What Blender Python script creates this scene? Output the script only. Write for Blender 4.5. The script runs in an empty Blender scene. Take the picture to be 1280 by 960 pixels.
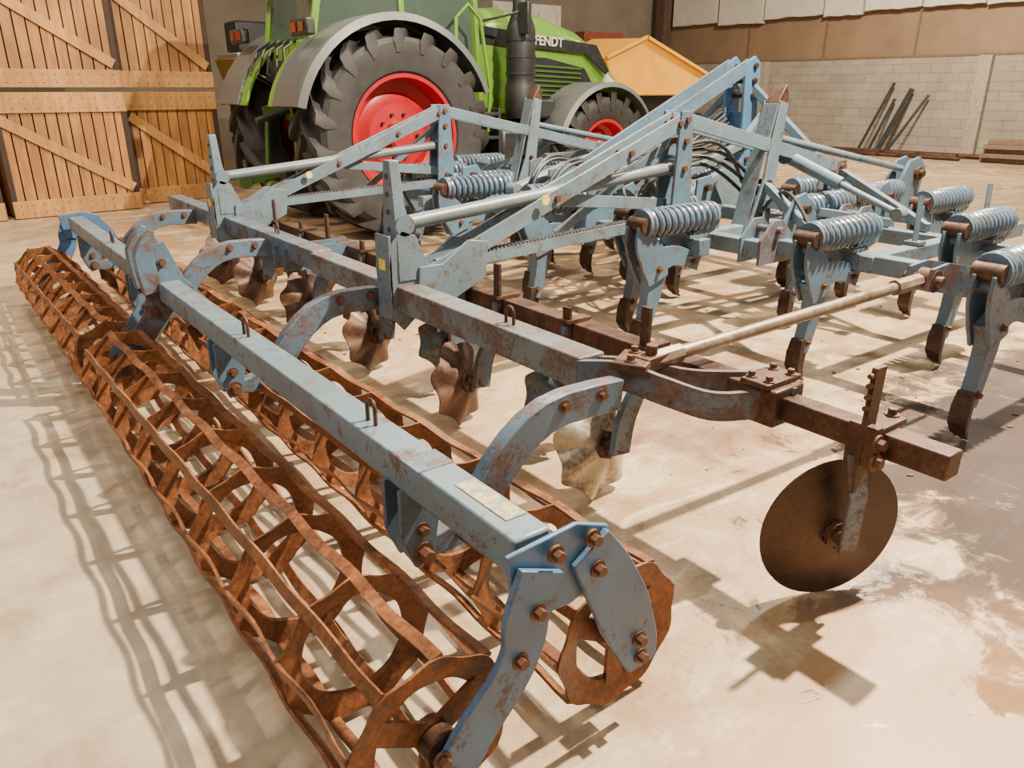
import bpy, bmesh, math, random
from mathutils import Vector, Matrix
random.seed(7)
S=bpy.context.scene
COL=S.collection
# ------------------------------------------------------------------ materials
def newmat(name):
    m=bpy.data.materials.new(name); m.use_nodes=True
    nt=m.node_tree; b=nt.nodes['Principled BSDF']
    return m,nt,b
def N(nt,t,**k):
    n=nt.nodes.new(t)
    for a,v in k.items(): setattr(n,a,v)
    return n
def noise(nt,scale,detail=6,rough=.6,coord='Object',dist=0,vec=None):
    n=N(nt,'ShaderNodeTexNoise'); n.inputs['Scale'].default_value=scale
    n.inputs['Detail'].default_value=detail; n.inputs['Roughness'].default_value=rough
    n.inputs['Distortion'].default_value=dist
    if vec is None:
        tc=N(nt,'ShaderNodeTexCoord'); vec=tc.outputs[coord]
    nt.links.new(vec,n.inputs['Vector'])
    return n.outputs['Fac']
def ramp(nt,fac,stops):
    r=N(nt,'ShaderNodeValToRGB'); nt.links.new(fac,r.inputs['Fac'])
    e=r.color_ramp.elements
    while len(e)<len(stops): e.new(.5)
    for i,(p,c) in enumerate(stops):
        e[i].position=p; e[i].color=(c[0],c[1],c[2],1) if not isinstance(c,(int,float)) else (c,c,c,1)
    return r.outputs['Color']
def mix(nt,fac,a,b,mode='MIX'):
    m=N(nt,'ShaderNodeMix',data_type='RGBA'); m.blend_type=mode
    if isinstance(fac,(int,float)): m.inputs[0].default_value=fac
    else: nt.links.new(fac,m.inputs[0])
    for i,v in ((6,a),(7,b)):
        if isinstance(v,tuple): m.inputs[i].default_value=(*v,1)
        else: nt.links.new(v,m.inputs[i])
    return m.outputs[2]
def math_(nt,op,a,bb=None):
    q=N(nt,'ShaderNodeMath',operation=op)
    for i,x in enumerate((a,bb)):
        if x is None: continue
        if isinstance(x,(int,float)): q.inputs[i].default_value=x
        else: nt.links.new(x,q.inputs[i])
    return q.outputs[0]
def bump(nt,b,h,st=.3,d=.01):
    n=N(nt,'ShaderNodeBump'); n.inputs['Strength'].default_value=st; n.inputs['Distance'].default_value=d
    nt.links.new(h,n.inputs['Height']); nt.links.new(n.outputs[0],b.inputs['Normal'])
def painted(name,col,col2,rust=.5,rough=.38,metal=0.0,rs=9,under=None,soft=.14):
    m,nt,b=newmat(name)
    gm=N(nt,'ShaderNodeNewGeometry')
    V=gm.outputs['Position']
    v=noise(nt,3.0,5,.6,vec=V)
    base=mix(nt,v,col,col2)
    gr=noise(nt,2.6,9,.72,vec=V,dist=.8)
    base=mix(nt,ramp(nt,gr,[(.42,0.0),(.66,.70)]),base,tuple(x*.40+y for x,y in zip(col,(.045,.027,.015))))
    r1=noise(nt,rs,12,.74,vec=V,dist=.3)
    r2=noise(nt,rs*5,6,.7,vec=V)
    chips=noise(nt,75,4,.6,vec=V)
    rc=ramp(nt,r2,[(.3,(.026,.012,.008)),(.5,(.072,.032,.017)),(.74,(.16,.070,.032))])
    if under: rc=under
    bv=N(nt,'ShaderNodeBevel',samples=4); bv.inputs['Radius'].default_value=.012
    dt=N(nt,'ShaderNodeVectorMath',operation='DOT_PRODUCT'); nt.links.new(bv.outputs[0],dt.inputs[0]); nt.links.new(gm.outputs['Normal'],dt.inputs[1])
    edge=ramp(nt,dt.outputs['Value'],[(.86,1.0),(.99,0.0)])
    f=math_(nt,'ADD',math_(nt,'ADD',r1,math_(nt,'MULTIPLY',edge,.15)),math_(nt,'MULTIPLY',math_(nt,'SUBTRACT',chips,.5),.36))
    th=.80-rust*.5
    mk=ramp(nt,f,[(th-.02,0.0),(th+.03,.6),(th+soft,.95)])
    c=mix(nt,mk,base,rc)
    nt.links.new(c,b.inputs['Base Color'])
    rr=ramp(nt,mk,[(0,rough),(1,.68)]); nt.links.new(rr,b.inputs['Roughness'])
    b.inputs['Metallic'].default_value=metal
    bump(nt,b,math_(nt,'ADD',r1,math_(nt,'MULTIPLY',chips,.3)),.3,.004)
    return m
def rustm(name,stops,rough=.55,metal=.3):
    m,nt,b=newmat(name); gm=N(nt,'ShaderNodeNewGeometry'); V=gm.outputs['Position']
    a=noise(nt,6,10,.75,vec=V,dist=.5); q=noise(nt,55,5,.7,vec=V)
    f=math_(nt,'ADD',math_(nt,'MULTIPLY',a,.65),math_(nt,'MULTIPLY',q,.35))
    c=ramp(nt,f,stops); nt.links.new(c,b.inputs['Base Color'])
    nt.links.new(ramp(nt,a,[(.35,rough-.18),(.65,rough+.2)]),b.inputs['Roughness']); b.inputs['Metallic'].default_value=metal
    bump(nt,b,f,.5,.004); return m
def plain(name,col,rough=.5,metal=0,var=.25,scale=12):
    m,nt,b=newmat(name)
    v=noise(nt,scale,5,.6)
    d=tuple(x*(1-var) for x in col); l=tuple(min(1,x*(1+var)) for x in col)
    nt.links.new(ramp(nt,v,[(.3,d),(.7,l)]),b.inputs['Base Color'])
    b.inputs['Roughness'].default_value=rough; b.inputs['Metallic'].default_value=metal
    return m
BLUE=painted('blue_paint',(.042,.098,.160),(.085,.15,.21),rust=.45)
GREYBLUE=painted('grey_blue_paint',(.070,.125,.170),(.13,.185,.22),rust=.44)
BLUE2=painted('bright_blue_paint',(.030,.110,.24),(.060,.17,.30),rust=.41)
BLUER=painted('rusty_blue_paint',(.045,.105,.175),(.09,.145,.20),rust=.60,rs=6)
SPRB=painted('spring_blue_paint',(.048,.085,.13),(.095,.145,.20),rust=.28,rough=.28)
REARB=painted('rear_beam_paint',(.085,.12,.145),(.14,.165,.175),rust=.58,rs=4)
TUBEP=painted('tube_paint',(.070,.10,.12),(.12,.15,.16),rust=.38,rough=.42)
RUST=rustm('rust',[(.30,(.018,.008,.005)),(.42,(.072,.025,.010)),(.53,(.180,.062,.020)),(.62,(.29,.115,.038)),(.72,(.11,.045,.018))],.5)
DRUST=rustm('dark_rust',[(.32,(.018,.009,.006)),(.48,(.052,.024,.014)),(.6,(.11,.050,.027)),(.72,(.17,.082,.042))],.48,.4)
STEEL=rustm('worn_steel',[(.32,(.08,.045,.03)),(.5,(.18,.125,.085)),(.65,(.27,.22,.17))],.4,.45)
DISCM=rustm('disc_steel',[(.32,(.028,.015,.011)),(.5,(.055,.030,.020)),(.68,(.095,.052,.033))],.40,.55)
SHARE=rustm('dark_share_steel',[(.32,(.014,.010,.009)),(.5,(.038,.024,.018)),(.66,(.085,.050,.032))],.40,.55)
YDISC=rustm('polished_soil_disc',[(.34,(.07,.045,.030)),(.45,(.22,.17,.12)),(.54,(.40,.35,.28)),(.64,(.42,.28,.09))],.32,.55)
BOLT=plain('bolt_rust',(.10,.042,.023),.55,.4)
YEL=painted('yellow_sticker',(.50,.40,.08),(.42,.39,.22),rust=.60,rs=30,under=(.13,.18,.22))
YELS=plain('warning_yellow',(.65,.50,.05),.5)
BLACKR=plain('black_rubber',(.014,.014,.015),.5,0,.4)
TYRE=plain('tyre_rubber',(.023,.022,.022),.7,0,.35,6)
RED=plain('red_rim_paint',(.34,.006,.012),.32,0,.1)
GREEN=plain('green_paint',(.12,.25,.03),.25,0,.08)
DGREEN=plain('dark_green_paint',(.05,.11,.02),.35,0,.1)
GREY=plain('grey_plastic',(.085,.092,.09),.42,0,.12)
DGREY=plain('dark_grey_metal',(.022,.024,.026),.4,.2,.3)
WHITE=plain('white_plastic',(.55,.54,.50),.5,0,.05)
ORANGE=plain('orange_paint',(.80,.38,.015),.5,0,.12,3)
LENS=plain('amber_lamp',(.10,.035,.012),.2,0,.1)
YELLOWM=plain('yellow_paint',(.60,.38,.04),.5,0,.15,3)
REDG=plain('red_lamp',(.16,.012,.010),.2,0,.1)
LETTER=plain('letter_grey',(.42,.40,.37),.5,0,.05)
def glassm():
    m,nt,b=newmat('cab_glass'); b.inputs['Base Color'].default_value=(.08,.12,.10,1)
    b.inputs['Roughness'].default_value=.05; b.inputs['Alpha'].default_value=.45
    return m
GLASS=glassm()
def woodm(name,c1,c2,c3):
    m,nt,b=newmat(name)
    gm=N(nt,'ShaderNodeNewGeometry'); mp=N(nt,'ShaderNodeMapping')
    nt.links.new(gm.outputs['Position'],mp.inputs['Vector']); mp.inputs['Scale'].default_value=(12,12,1.4)
    n1=noise(nt,1.5,8,.65,vec=mp.outputs[0],dist=.6)
    n2=noise(nt,1.3,4,.5,vec=gm.outputs['Position'])
    oi=N(nt,'ShaderNodeObjectInfo')
    g=ramp(nt,n1,[(.25,c1),(.5,c2),(.8,c3)])
    c=mix(nt,ramp(nt,n2,[(.40,0.0),(.72,.7)]),g,tuple(x*.55 for x in c1))
    c=mix(nt,math_(nt,'MULTIPLY',oi.outputs['Random'],.45),c,c1)
    nt.links.new(c,b.inputs['Base Color']); b.inputs['Roughness'].default_value=.6
    bump(nt,b,n1,.3,.01); return m
WOOD=woodm('pine_planks',(.18,.070,.016),(.40,.18,.045),(.54,.29,.09))
WOOD2=woodm('pine_boards',(.25,.105,.027),(.50,.255,.07),(.64,.39,.15))
WOODD=plain('dark_wood_gap_shade',(.030,.014,.007),.8)  # dark corner-post wood, also the shade painted behind the plank gaps
def floorm():
    m,nt,b=newmat('concrete_floor')
    tc=N(nt,'ShaderNodeTexCoord'); V=tc.outputs['Object']
    M=lambda op,a,bb=None: math_(nt,op,a,bb)
    n1=noise(nt,.7,8,.62,vec=V,dist=.8); n2=noise(nt,3.2,9,.68,vec=V,dist=.5); n3=noise(nt,45,5,.7,vec=V)
    base=ramp(nt,n1,[(.30,(.23,.15,.08)),(.46,(.32,.22,.125)),(.60,(.39,.285,.17)),(.76,(.44,.335,.215))])
    c=mix(nt,ramp(nt,n2,[(.50,0.0),(.64,.55)]),base,(.49,.39,.265))
    c=mix(nt,ramp(nt,n2,[(.34,.6),(.47,0.0)]),c,(.19,.12,.065))
    mp=N(nt,'ShaderNodeMapping'); nt.links.new(V,mp.inputs['Vector']); mp.inputs['Scale'].default_value=(1.0,2.6,1); mp.inputs['Rotation'].default_value=(0,0,.9)
    n4=noise(nt,1.3,7,.62,vec=mp.outputs[0],dist=1.6)
    c=mix(nt,ramp(nt,n4,[(.51,0.0),(.56,.50),(.68,.15)]),c,(.31,.155,.06))
    c=mix(nt,ramp(nt,n4,[(.36,.60),(.43,0.0)]),c,(.54,.45,.31))
    c=mix(nt,.65,c,ramp(nt,n3,[(.25,(.42,.42,.42)),(.5,(.92,.92,.92)),(.8,(1.2,1.2,1.2))]),'MULTIPLY')
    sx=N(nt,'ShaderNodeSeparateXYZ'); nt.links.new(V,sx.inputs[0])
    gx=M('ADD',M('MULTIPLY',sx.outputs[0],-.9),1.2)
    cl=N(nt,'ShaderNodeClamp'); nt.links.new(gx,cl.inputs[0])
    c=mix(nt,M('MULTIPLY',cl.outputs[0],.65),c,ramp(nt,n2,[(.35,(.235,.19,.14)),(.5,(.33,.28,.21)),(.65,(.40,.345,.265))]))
    def blob(cx,cy,rx,ry,k):
        dx=M('DIVIDE',M('SUBTRACT',sx.outputs[0],cx),rx); dy=M('DIVIDE',M('SUBTRACT',sx.outputs[1],cy),ry)
        return M('ADD',M('SQRT',M('ADD',M('MULTIPLY',dx,dx),M('MULTIPLY',dy,dy))),M('MULTIPLY',M('SUBTRACT',n2,.5),k))
    bl=blob(4.7,.75,2.5,1.2,2.0)
    pm=ramp(nt,bl,[(.80,1.0),(.93,.55),(1.15,0.0)])
    c=mix(nt,M('MULTIPLY',pm,.92),c,mix(nt,n1,(.030,.025,.028),(.10,.078,.072)))
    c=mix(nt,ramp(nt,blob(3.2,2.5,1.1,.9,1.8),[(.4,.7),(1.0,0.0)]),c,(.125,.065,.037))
    c=mix(nt,ramp(nt,blob(1.7,.6,1.0,.5,1.8),[(.4,.55),(1.0,0.0)]),c,(.33,.175,.07))
    nt.links.new(c,b.inputs['Base Color'])
    r=M('SUBTRACT',M('ADD',.28,M('MULTIPLY',n2,.35)),M('MULTIPLY',pm,.44))
    rc=N(nt,'ShaderNodeClamp'); nt.links.new(r,rc.inputs[0]); rc.inputs[1].default_value=.03
    nt.links.new(rc.outputs[0],b.inputs['Roughness'])
    hh=M('MULTIPLY',M('ADD',M('MULTIPLY',n2,.6),M('MULTIPLY',n3,.3)),M('SUBTRACT',1.0,pm))
    bump(nt,b,hh,.2,.008); return m
FLOOR=floorm()
def blockm():
    m,nt,b=newmat('concrete_blocks')
    tc=N(nt,'ShaderNodeTexCoord'); sp=N(nt,'ShaderNodeSeparateXYZ'); cb=N(nt,'ShaderNodeCombineXYZ')
    nt.links.new(tc.outputs['Object'],sp.inputs[0]); nt.links.new(sp.outputs[1],cb.inputs[0]); nt.links.new(sp.outputs[2],cb.inputs[1])
    br=N(nt,'ShaderNodeTexBrick'); nt.links.new(cb.outputs[0],br.inputs['Vector'])
    br.inputs['Color1'].default_value=(.27,.235,.19,1); br.inputs['Color2'].default_value=(.215,.185,.15,1); br.inputs['Mortar'].default_value=(.155,.13,.10,1)
    br.inputs['Scale'].default_value=1; br.inputs['Brick Width'].default_value=.5; br.inputs['Row Height'].default_value=.22; br.inputs['Mortar Size'].default_value=.013
    n=noise(nt,1.5,8,.65)
    c=mix(nt,ramp(nt,n,[(.35,0.0),(.75,.7)]),br.outputs['Color'],(.33,.29,.235))
    nt.links.new(c,b.inputs['Base Color']); b.inputs['Roughness'].default_value=.9
    bump(nt,b,br.outputs['Fac'],-.3,.015); return m
BLOCK=blockm()
BOARD=plain('brown_board',(.20,.13,.078),.7,0,.15,1.2)
WPANEL=plain('white_panel',(.48,.45,.39),.8,0,.12,2)
PLASTER=plain('plaster',(.19,.155,.115),.9,0,.15,1)
# ------------------------------------------------------------------ geometry builder
WLOC={}
def crom(cl,ws,k=4):
    out=[];wo=[];n=len(cl)
    for i in range(n-1):
        p0=cl[max(i-1,0)];p1=cl[i];p2=cl[i+1];p3=cl[min(i+2,n-1)]
        for j in range(k):
            t=j/k
            out.append(tuple(.5*((2*b)+(-a+c)*t+(2*a-5*b+4*c-d)*t*t+(-a+3*b-3*c+d)*t**3) for a,b,c,d in zip(p0,p1,p2,p3)))
            wo.append(ws[i]*(1-t)+ws[i+1]*t)
    out.append(cl[-1]);wo.append(ws[-1]); return out,wo
class G:
    def __init__(s): s.bm=bmesh.new()
    def hexa(s,v8):
        vs=[s.bm.verts.new(v) for v in v8]
        for f in ((0,3,2,1),(4,5,6,7),(0,1,5,4),(1,2,6,5),(2,3,7,6),(3,0,4,7)):
            try: s.bm.faces.new([vs[i] for i in f])
            except ValueError: pass
        return s
    def box(s,c,sz,rz=0,ry=0):
        R=Matrix.Rotation(rz,3,'Z')@Matrix.Rotation(ry,3,'Y'); c=Vector(c); h=[x/2 for x in sz]
        return s.hexa([c+R@Vector((a*h[0],b*h[1],d*h[2])) for d in(-1,1) for a,b in((-1,-1),(1,-1),(1,1),(-1,1))])
    def beam(s,p0,p1,w,h,up=(0,0,1)):
        p0=Vector(p0);p1=Vector(p1);d=(p1-p0).normalized();u=Vector(up)
        sd=d.cross(u)
        if sd.length<1e-3: sd=d.cross(Vector((1,0,0)))
        sd.normalize();u=sd.cross(d).normalized()
        vs=[]
        for p in(p0,p1):
            for a,b in((-1,-1),(1,-1),(1,1),(-1,1)): vs.append(p+sd*a*w/2+u*b*h/2)
        return s.hexa(vs)
    def cyl(s,p0,p1,r,seg=14,r2=None):
        r2=r if r2 is None else r2
        return s.tube([p0,p1],[r,r2],seg)
    def tube(s,pts,r,seg=10):
        pts=[Vector(p) for p in pts]; n=len(pts)
        rr=r if isinstance(r,(list,tuple)) else [r]*n
        rings=[];prev=None
        for i,p in enumerate(pts):
            t=(pts[min(i+1,n-1)]-pts[max(i-1,0)]).normalized()
            if prev is None:
                a=Vector((0,0,1)) if abs(t.z)<.9 else Vector((1,0,0))
                prev=(a-t*a.dot(t)).normalized()
            prev=(prev-t*prev.dot(t)).normalized(); q=t.cross(prev)
            rings.append([s.bm.verts.new(p+(prev*math.cos(k*2*math.pi/seg)+q*math.sin(k*2*math.pi/seg))*rr[i]) for k in range(seg)])
        for i in range(n-1):
            for k in range(seg):
                s.bm.faces.new((rings[i][k],rings[i][(k+1)%seg],rings[i+1][(k+1)%seg],rings[i+1][k]))
        s.bm.faces.new(list(reversed(rings[0]))); s.bm.faces.new(rings[-1])
        return s
    def rings(s,pls,cap=True):
        R=[[s.bm.verts.new(p) for p in pl] for pl in pls]; n=len(R[0])
        for i in range(len(R)-1):
            for k in range(n): s.bm.faces.new((R[i][k],R[i][(k+1)%n],R[i+1][(k+1)%n],R[i+1][k]))
        if cap: s.bm.faces.new(list(reversed(R[0]))); s.bm.faces.new(R[-1])
        return s
    def poly(s,pts,y0,y1,f=lambda x,y,z:(x,y,z)):
        a=[s.bm.verts.new(f(x,y0,z)) for x,z in pts]; b=[s.bm.verts.new(f(x,y1,z)) for x,z in pts]; n=len(pts)
        s.bm.faces.new(a); s.bm.faces.new(list(reversed(b)))
        for i in range(n): s.bm.faces.new((a[i],b[i],b[(i+1)%n],a[(i+1)%n]))
        return s
    def strip(s,cl,w,y0,y1,k=4):
        ws=w if isinstance(w,(list,tuple)) else [w]*len(cl)
        cl,ws=crom(cl,ws,k) if k>1 else (cl,ws); n=len(cl)
        cl=[Vector((c[0],c[1])) for c in cl]; P=[]
        for i,c in enumerate(cl):
            t=(cl[min(i+1,n-1)]-cl[max(i-1,0)]).normalized(); nn=Vector((-t.y,t.x))
            A=c+nn*ws[i]/2; B=c-nn*ws[i]/2
            P.append([(A.x,y0,A.y),(A.x,y1,A.y),(B.x,y1,B.y),(B.x,y0,B.y)])
        return s.rings(P)
    def lathe(s,prof,seg=40,c=(0,0,0),ax='y'):
        c=Vector(c);R=[]
        for r,y in prof:
            ring=[]
            for k in range(seg):
                a=2*math.pi*k/seg; x=r*math.cos(a);z=r*math.sin(a)
                ring.append(s.bm.verts.new(c+(Vector((x,y,z)) if ax=='y' else Vector((x,z,y)))))
            R.append(ring)
        for i in range(len(R)-1):
            for k in range(seg): s.bm.faces.new((R[i][k],R[i+1][k],R[i+1][(k+1)%seg],R[i][(k+1)%seg]))
        return s
    def xf(s,M):
        bmesh.ops.transform(s.bm,matrix=M,verts=s.bm.verts); return s
    def _clusters(s):
        bm=s.bm; bm.verts.ensure_lookup_table(); seen=set(); isl=[]
        for v in bm.verts:
            if v in seen: continue
            st=[v];seen.add(v);cur=[]
            while st:
                q=st.pop();cur.append(q)
                for e in q.link_edges:
                    o=e.other_vert(q)
                    if o not in seen: seen.add(o);st.append(o)
            isl.append(cur)
        bb=[([min(v.co[i] for v in c)-.003 for i in range(3)],[max(v.co[i] for v in c)+.003 for i in range(3)]) for c in isl]
        par=list(range(len(isl)))
        def fd(a):
            while par[a]!=a: a=par[a]
            return a
        for i in range(len(isl)):
            for j in range(i+1,len(isl)):
                if all(bb[i][0][k]<=bb[j][1][k] and bb[j][0][k]<=bb[i][1][k] for k in range(3)): par[fd(i)]=fd(j)
        gr={}
        for i in range(len(isl)): gr.setdefault(fd(i),[]).extend(isl[i])
        return list(gr.values())
    def done(s,name,mat,parent=None,bev=0,smooth=True,origin=None,label=None,keep=False):
        bmesh.ops.recalc_face_normals(s.bm,faces=s.bm.faces)
        if parent is not None and not keep:
            cl=s._clusters()
            if 1<len(cl)<=40:
                ret=None
                for c in cl:
                    g=G(); mp={v:g.bm.verts.new(v.co) for v in c}; done=set()
                    for v in c:
                        for f in v.link_faces:
                            if f not in done: done.add(f); g.bm.faces.new([mp[x] for x in f.verts])
                    o=g.done(name,mat,parent,bev,smooth,None,label,True); ret=ret or o
                s.bm.free(); return ret
        vs=[v.co for v in s.bm.verts]
        if origin is None:
            lo=Vector([min(v[i] for v in vs) for i in range(3)]);hi=Vector([max(v[i] for v in vs) for i in range(3)])
            c=(lo+hi)/2
            if parent is None: c.z=lo.z
        else: c=Vector(origin)
        for v in s.bm.verts: v.co-=c
        me=bpy.data.meshes.new(name); s.bm.to_mesh(me); s.bm.free()
        if smooth:
            for p in me.polygons: p.use_smooth=True
            me.set_sharp_from_angle(angle=math.radians(35))
        me.materials.append(mat)
        o=bpy.data.objects.new(name,me); COL.objects.link(o)
        WLOC[o.name]=c.copy()
        if parent is not None:
            o.parent=parent; o.location=c-WLOC[parent.name]
        else: o.location=c
        if bev:
            m=o.modifiers.new('bevel','BEVEL'); m.width=bev; m.segments=2; m.limit_method='ANGLE'
        if label: o['label']=label
        return o
def empty(name,loc,label,cat,group=None):
    o=bpy.data.objects.new(name,None); COL.objects.link(o); o.location=loc; WLOC[o.name]=Vector(loc)
    o['label']=label;o['category']=cat
    if group:o['group']=group
    return o
def tag(o,label,cat,group=None,kind=None):
    o['label']=label;o['category']=cat
    if group:o['group']=group
    if kind:o['kind']=kind
    return o
def copytree(src,parent,off):
    off=Vector(off)
    o=src.copy(); COL.objects.link(o)
    w=WLOC[src.name]+off; WLOC[o.name]=w
    if parent is not None: o.parent=parent; o.location=w-WLOC[parent.name]
    else: o.location=w
    for ch in list(src.children):
        c=ch.copy(); COL.objects.link(c); c.parent=o; WLOC[c.name]=w+(WLOC[ch.name]-WLOC[src.name])
    return o
def bolt(g,p,d=(0,-1,0),r=.014,l=.022):
    p=Vector(p);d=Vector(d).normalized(); g.cyl(p-d*.004,p+d*l,r,6); g.cyl(p-d*.004,p+d*.004,r*1.6,12)
# ------------------------------------------------------------------ room
def struct(o): o['kind']='structure'; return o
WH=2.36
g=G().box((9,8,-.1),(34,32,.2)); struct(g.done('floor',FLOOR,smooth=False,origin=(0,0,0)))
g=G().box((21.45,6,WH/2),(.3,28,WH)); struct(g.done('wall_right',BLOCK,smooth=False,origin=(0,0,0)))
g=G().box((21.47,6,3.65),(.26,28,2.58)); struct(g.done('wall_upper_right',BOARD,smooth=False,origin=(0,0,0)))
g=G().box((6,20.1,2.5),(31,.3,5)); struct(g.done('wall_back',PLASTER,smooth=False,origin=(0,0,0)))
for i,y in enumerate((9.15,3.0,15.5)):
    g=G().box((21.22,y,WH/2),(.16,.30,WH)); struct(g.done('trim_%d'%(i+1),plain('pilaster%d'%i,(.30,.26,.20),.9)))
g=G()
for y in (6.0,11.0,13.6,16.2): g.box((21.32,y,2.95),(.03,.05,1.1))
g.box((21.31,8,WH+.02),(.05,24,.05)); struct(g.done('trim_4',plain('seam_wood',(.14,.09,.05),.8)))
g=G().box((20.9,19.4,2.4),(.35,.35,4.8)); struct(g.done('trim_5',plain('dark_post',(.08,.045,.03),.8)))
y=3.0
while y<18.5:
    w=random.uniform(1.1,2.0); zb=3.47+random.uniform(-.07,.08)
    g=G(); n=8
    pts=[(y+w*i/n, zb+random.uniform(-.02,.02)) for i in range(n+1)]+[(y+w,4.5),(y,4.5)]
    g.poly(pts,21.14+random.uniform(-.03,.0),21.3,f=lambda a,b,c:(b,a,c))
    o=g.done('insulation_panel',WPANEL,bev=.01); tag(o,'ragged white insulation panel hung high on the boarded wall','wall panel','white insulation panels on the wall')
    y+=w+random.uniform(.02,.1)
for i,(yb,yt,xt,zt) in enumerate(((11.75,11.3,21.15,1.75),(11.45,11.22,21.15,1.35),(11.2,10.80,21.15,1.60),(10.95,10.35,21.15,1.45))):
    g=G().beam((20.6,yb,0.02),(xt,yt,zt),.13 if i==2 else .06,.05,up=(1,0,0))
    tag(g.done('steel_bar',DGREY,bev=.005),'dark steel bar leaning against the block wall','steel bar','steel bars leaning on the wall')
for i,(a,b,r) in enumerate((((20.3,12.9),(20.6,8.4),.06),((19.9,13.2),(20.1,8.9),.07),((19.6,12.2),(19.8,8.7),.045))):
    g=G().cyl((a[0],a[1],r),(b[0],b[1],r),r)
    tag(g.done('pipe',DRUST),'long rusty steel pipe lying on the floor along the wall','pipe','pipes lying along the wall')
for i in range(5):
    g=G().box((20.2-.1*(i%2),7.2+.05*i,.06+i*.1),(.6,2.2-.15*i,.1),rz=.05*i)
    tag(g.done('timber_beam',plain('old_timber%d'%i,(.16,.10,.065),.8),bev=.01),'weathered timber beam in a low pile by the wall','timber beam','pile of timber beams')
# ------------------------------------------------------------------ wooden crates
def crate(x,y,rz,z0,W=1.58,D=1.2):
    H=1.56
    e=empty('wooden_crate',(x,y,z0),'pine potato box with vertical planks and a diagonal brace','crate','stacked pine potato boxes')
    M=Matrix.Translation((x,y,z0))@Matrix.Rotation(rz,4,'Z')
    def dn(g,name,mat,b=.006,**k): return g.xf(M).done(name,mat,e,bev=b,keep=True,**k)
    n=int(round(W/.145));pw=(W-.04)/n
    for i in range(n): dn(G().box((.02+pw*(i+.5),.03,H/2),(pw-.016,.025,H-.06)),'plank',WOOD,.003)
    n2=int(round(D/.145));pd=(D-.04)/n2
    for i in range(n2): dn(G().box((W-.03,.02+pd*(i+.5),H/2),(.025,pd-.016,H-.06)),'plank',WOOD,.003)
    dn(G().box((W/2,D-.03,H/2),(W,.03,H-.06)),'back_panel',WOOD)
    dn(G().box((.03,D/2,H/2),(.03,D,H-.06)),'side_panel',WOOD)
    dn(G().box((W/2,D/2,.08),(W-.1,D-.1,.03)),'bottom_panel',WOOD)
    dn(G().box((W/2,.10,H/2),(W-.1,.02,H-.08)),'gap_shade_sheet',WOODD)  # dark sheet inside the box, stands in for shade in the plank gaps
    dn(G().box((W/2,0,.12),(W,.03,.22)),'bottom_board',WOOD2)
    dn(G().box((W/2,0,H-.13),(W,.03,.25)),'top_board',WOOD2)
    dn(G().box((W,D/2,.12),(.03,D,.22)),'bottom_board',WOOD2)
    dn(G().box((W,D/2,H-.13),(.03,D,.25)),'top_board',WOOD2)
    dn(G().beam((.05,-.002,H-.33),(W-.06,-.002,.30),.13,.03,up=(0,-1,0)),'diagonal_brace',WOOD2)
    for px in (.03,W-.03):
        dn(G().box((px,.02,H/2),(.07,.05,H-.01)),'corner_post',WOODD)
    g=G()
    for i in range(n):
        for z in (.07,.17,H-.2,H-.08):
            c=Vector((.02+pw*(i+.5),-.016,z)); g.cyl(c,c+Vector((0,-.003,0)),.008,6)
    o=dn(g,'nails',DRUST,0); o['kind']='stuff'
    return e
for z0 in (0,1.60):
    crate(.92,11.92,.10,z0); crate(-.75,11.74,.10,z0); crate(2.56,12.5,.12,z0,1.34,1.58)
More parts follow.
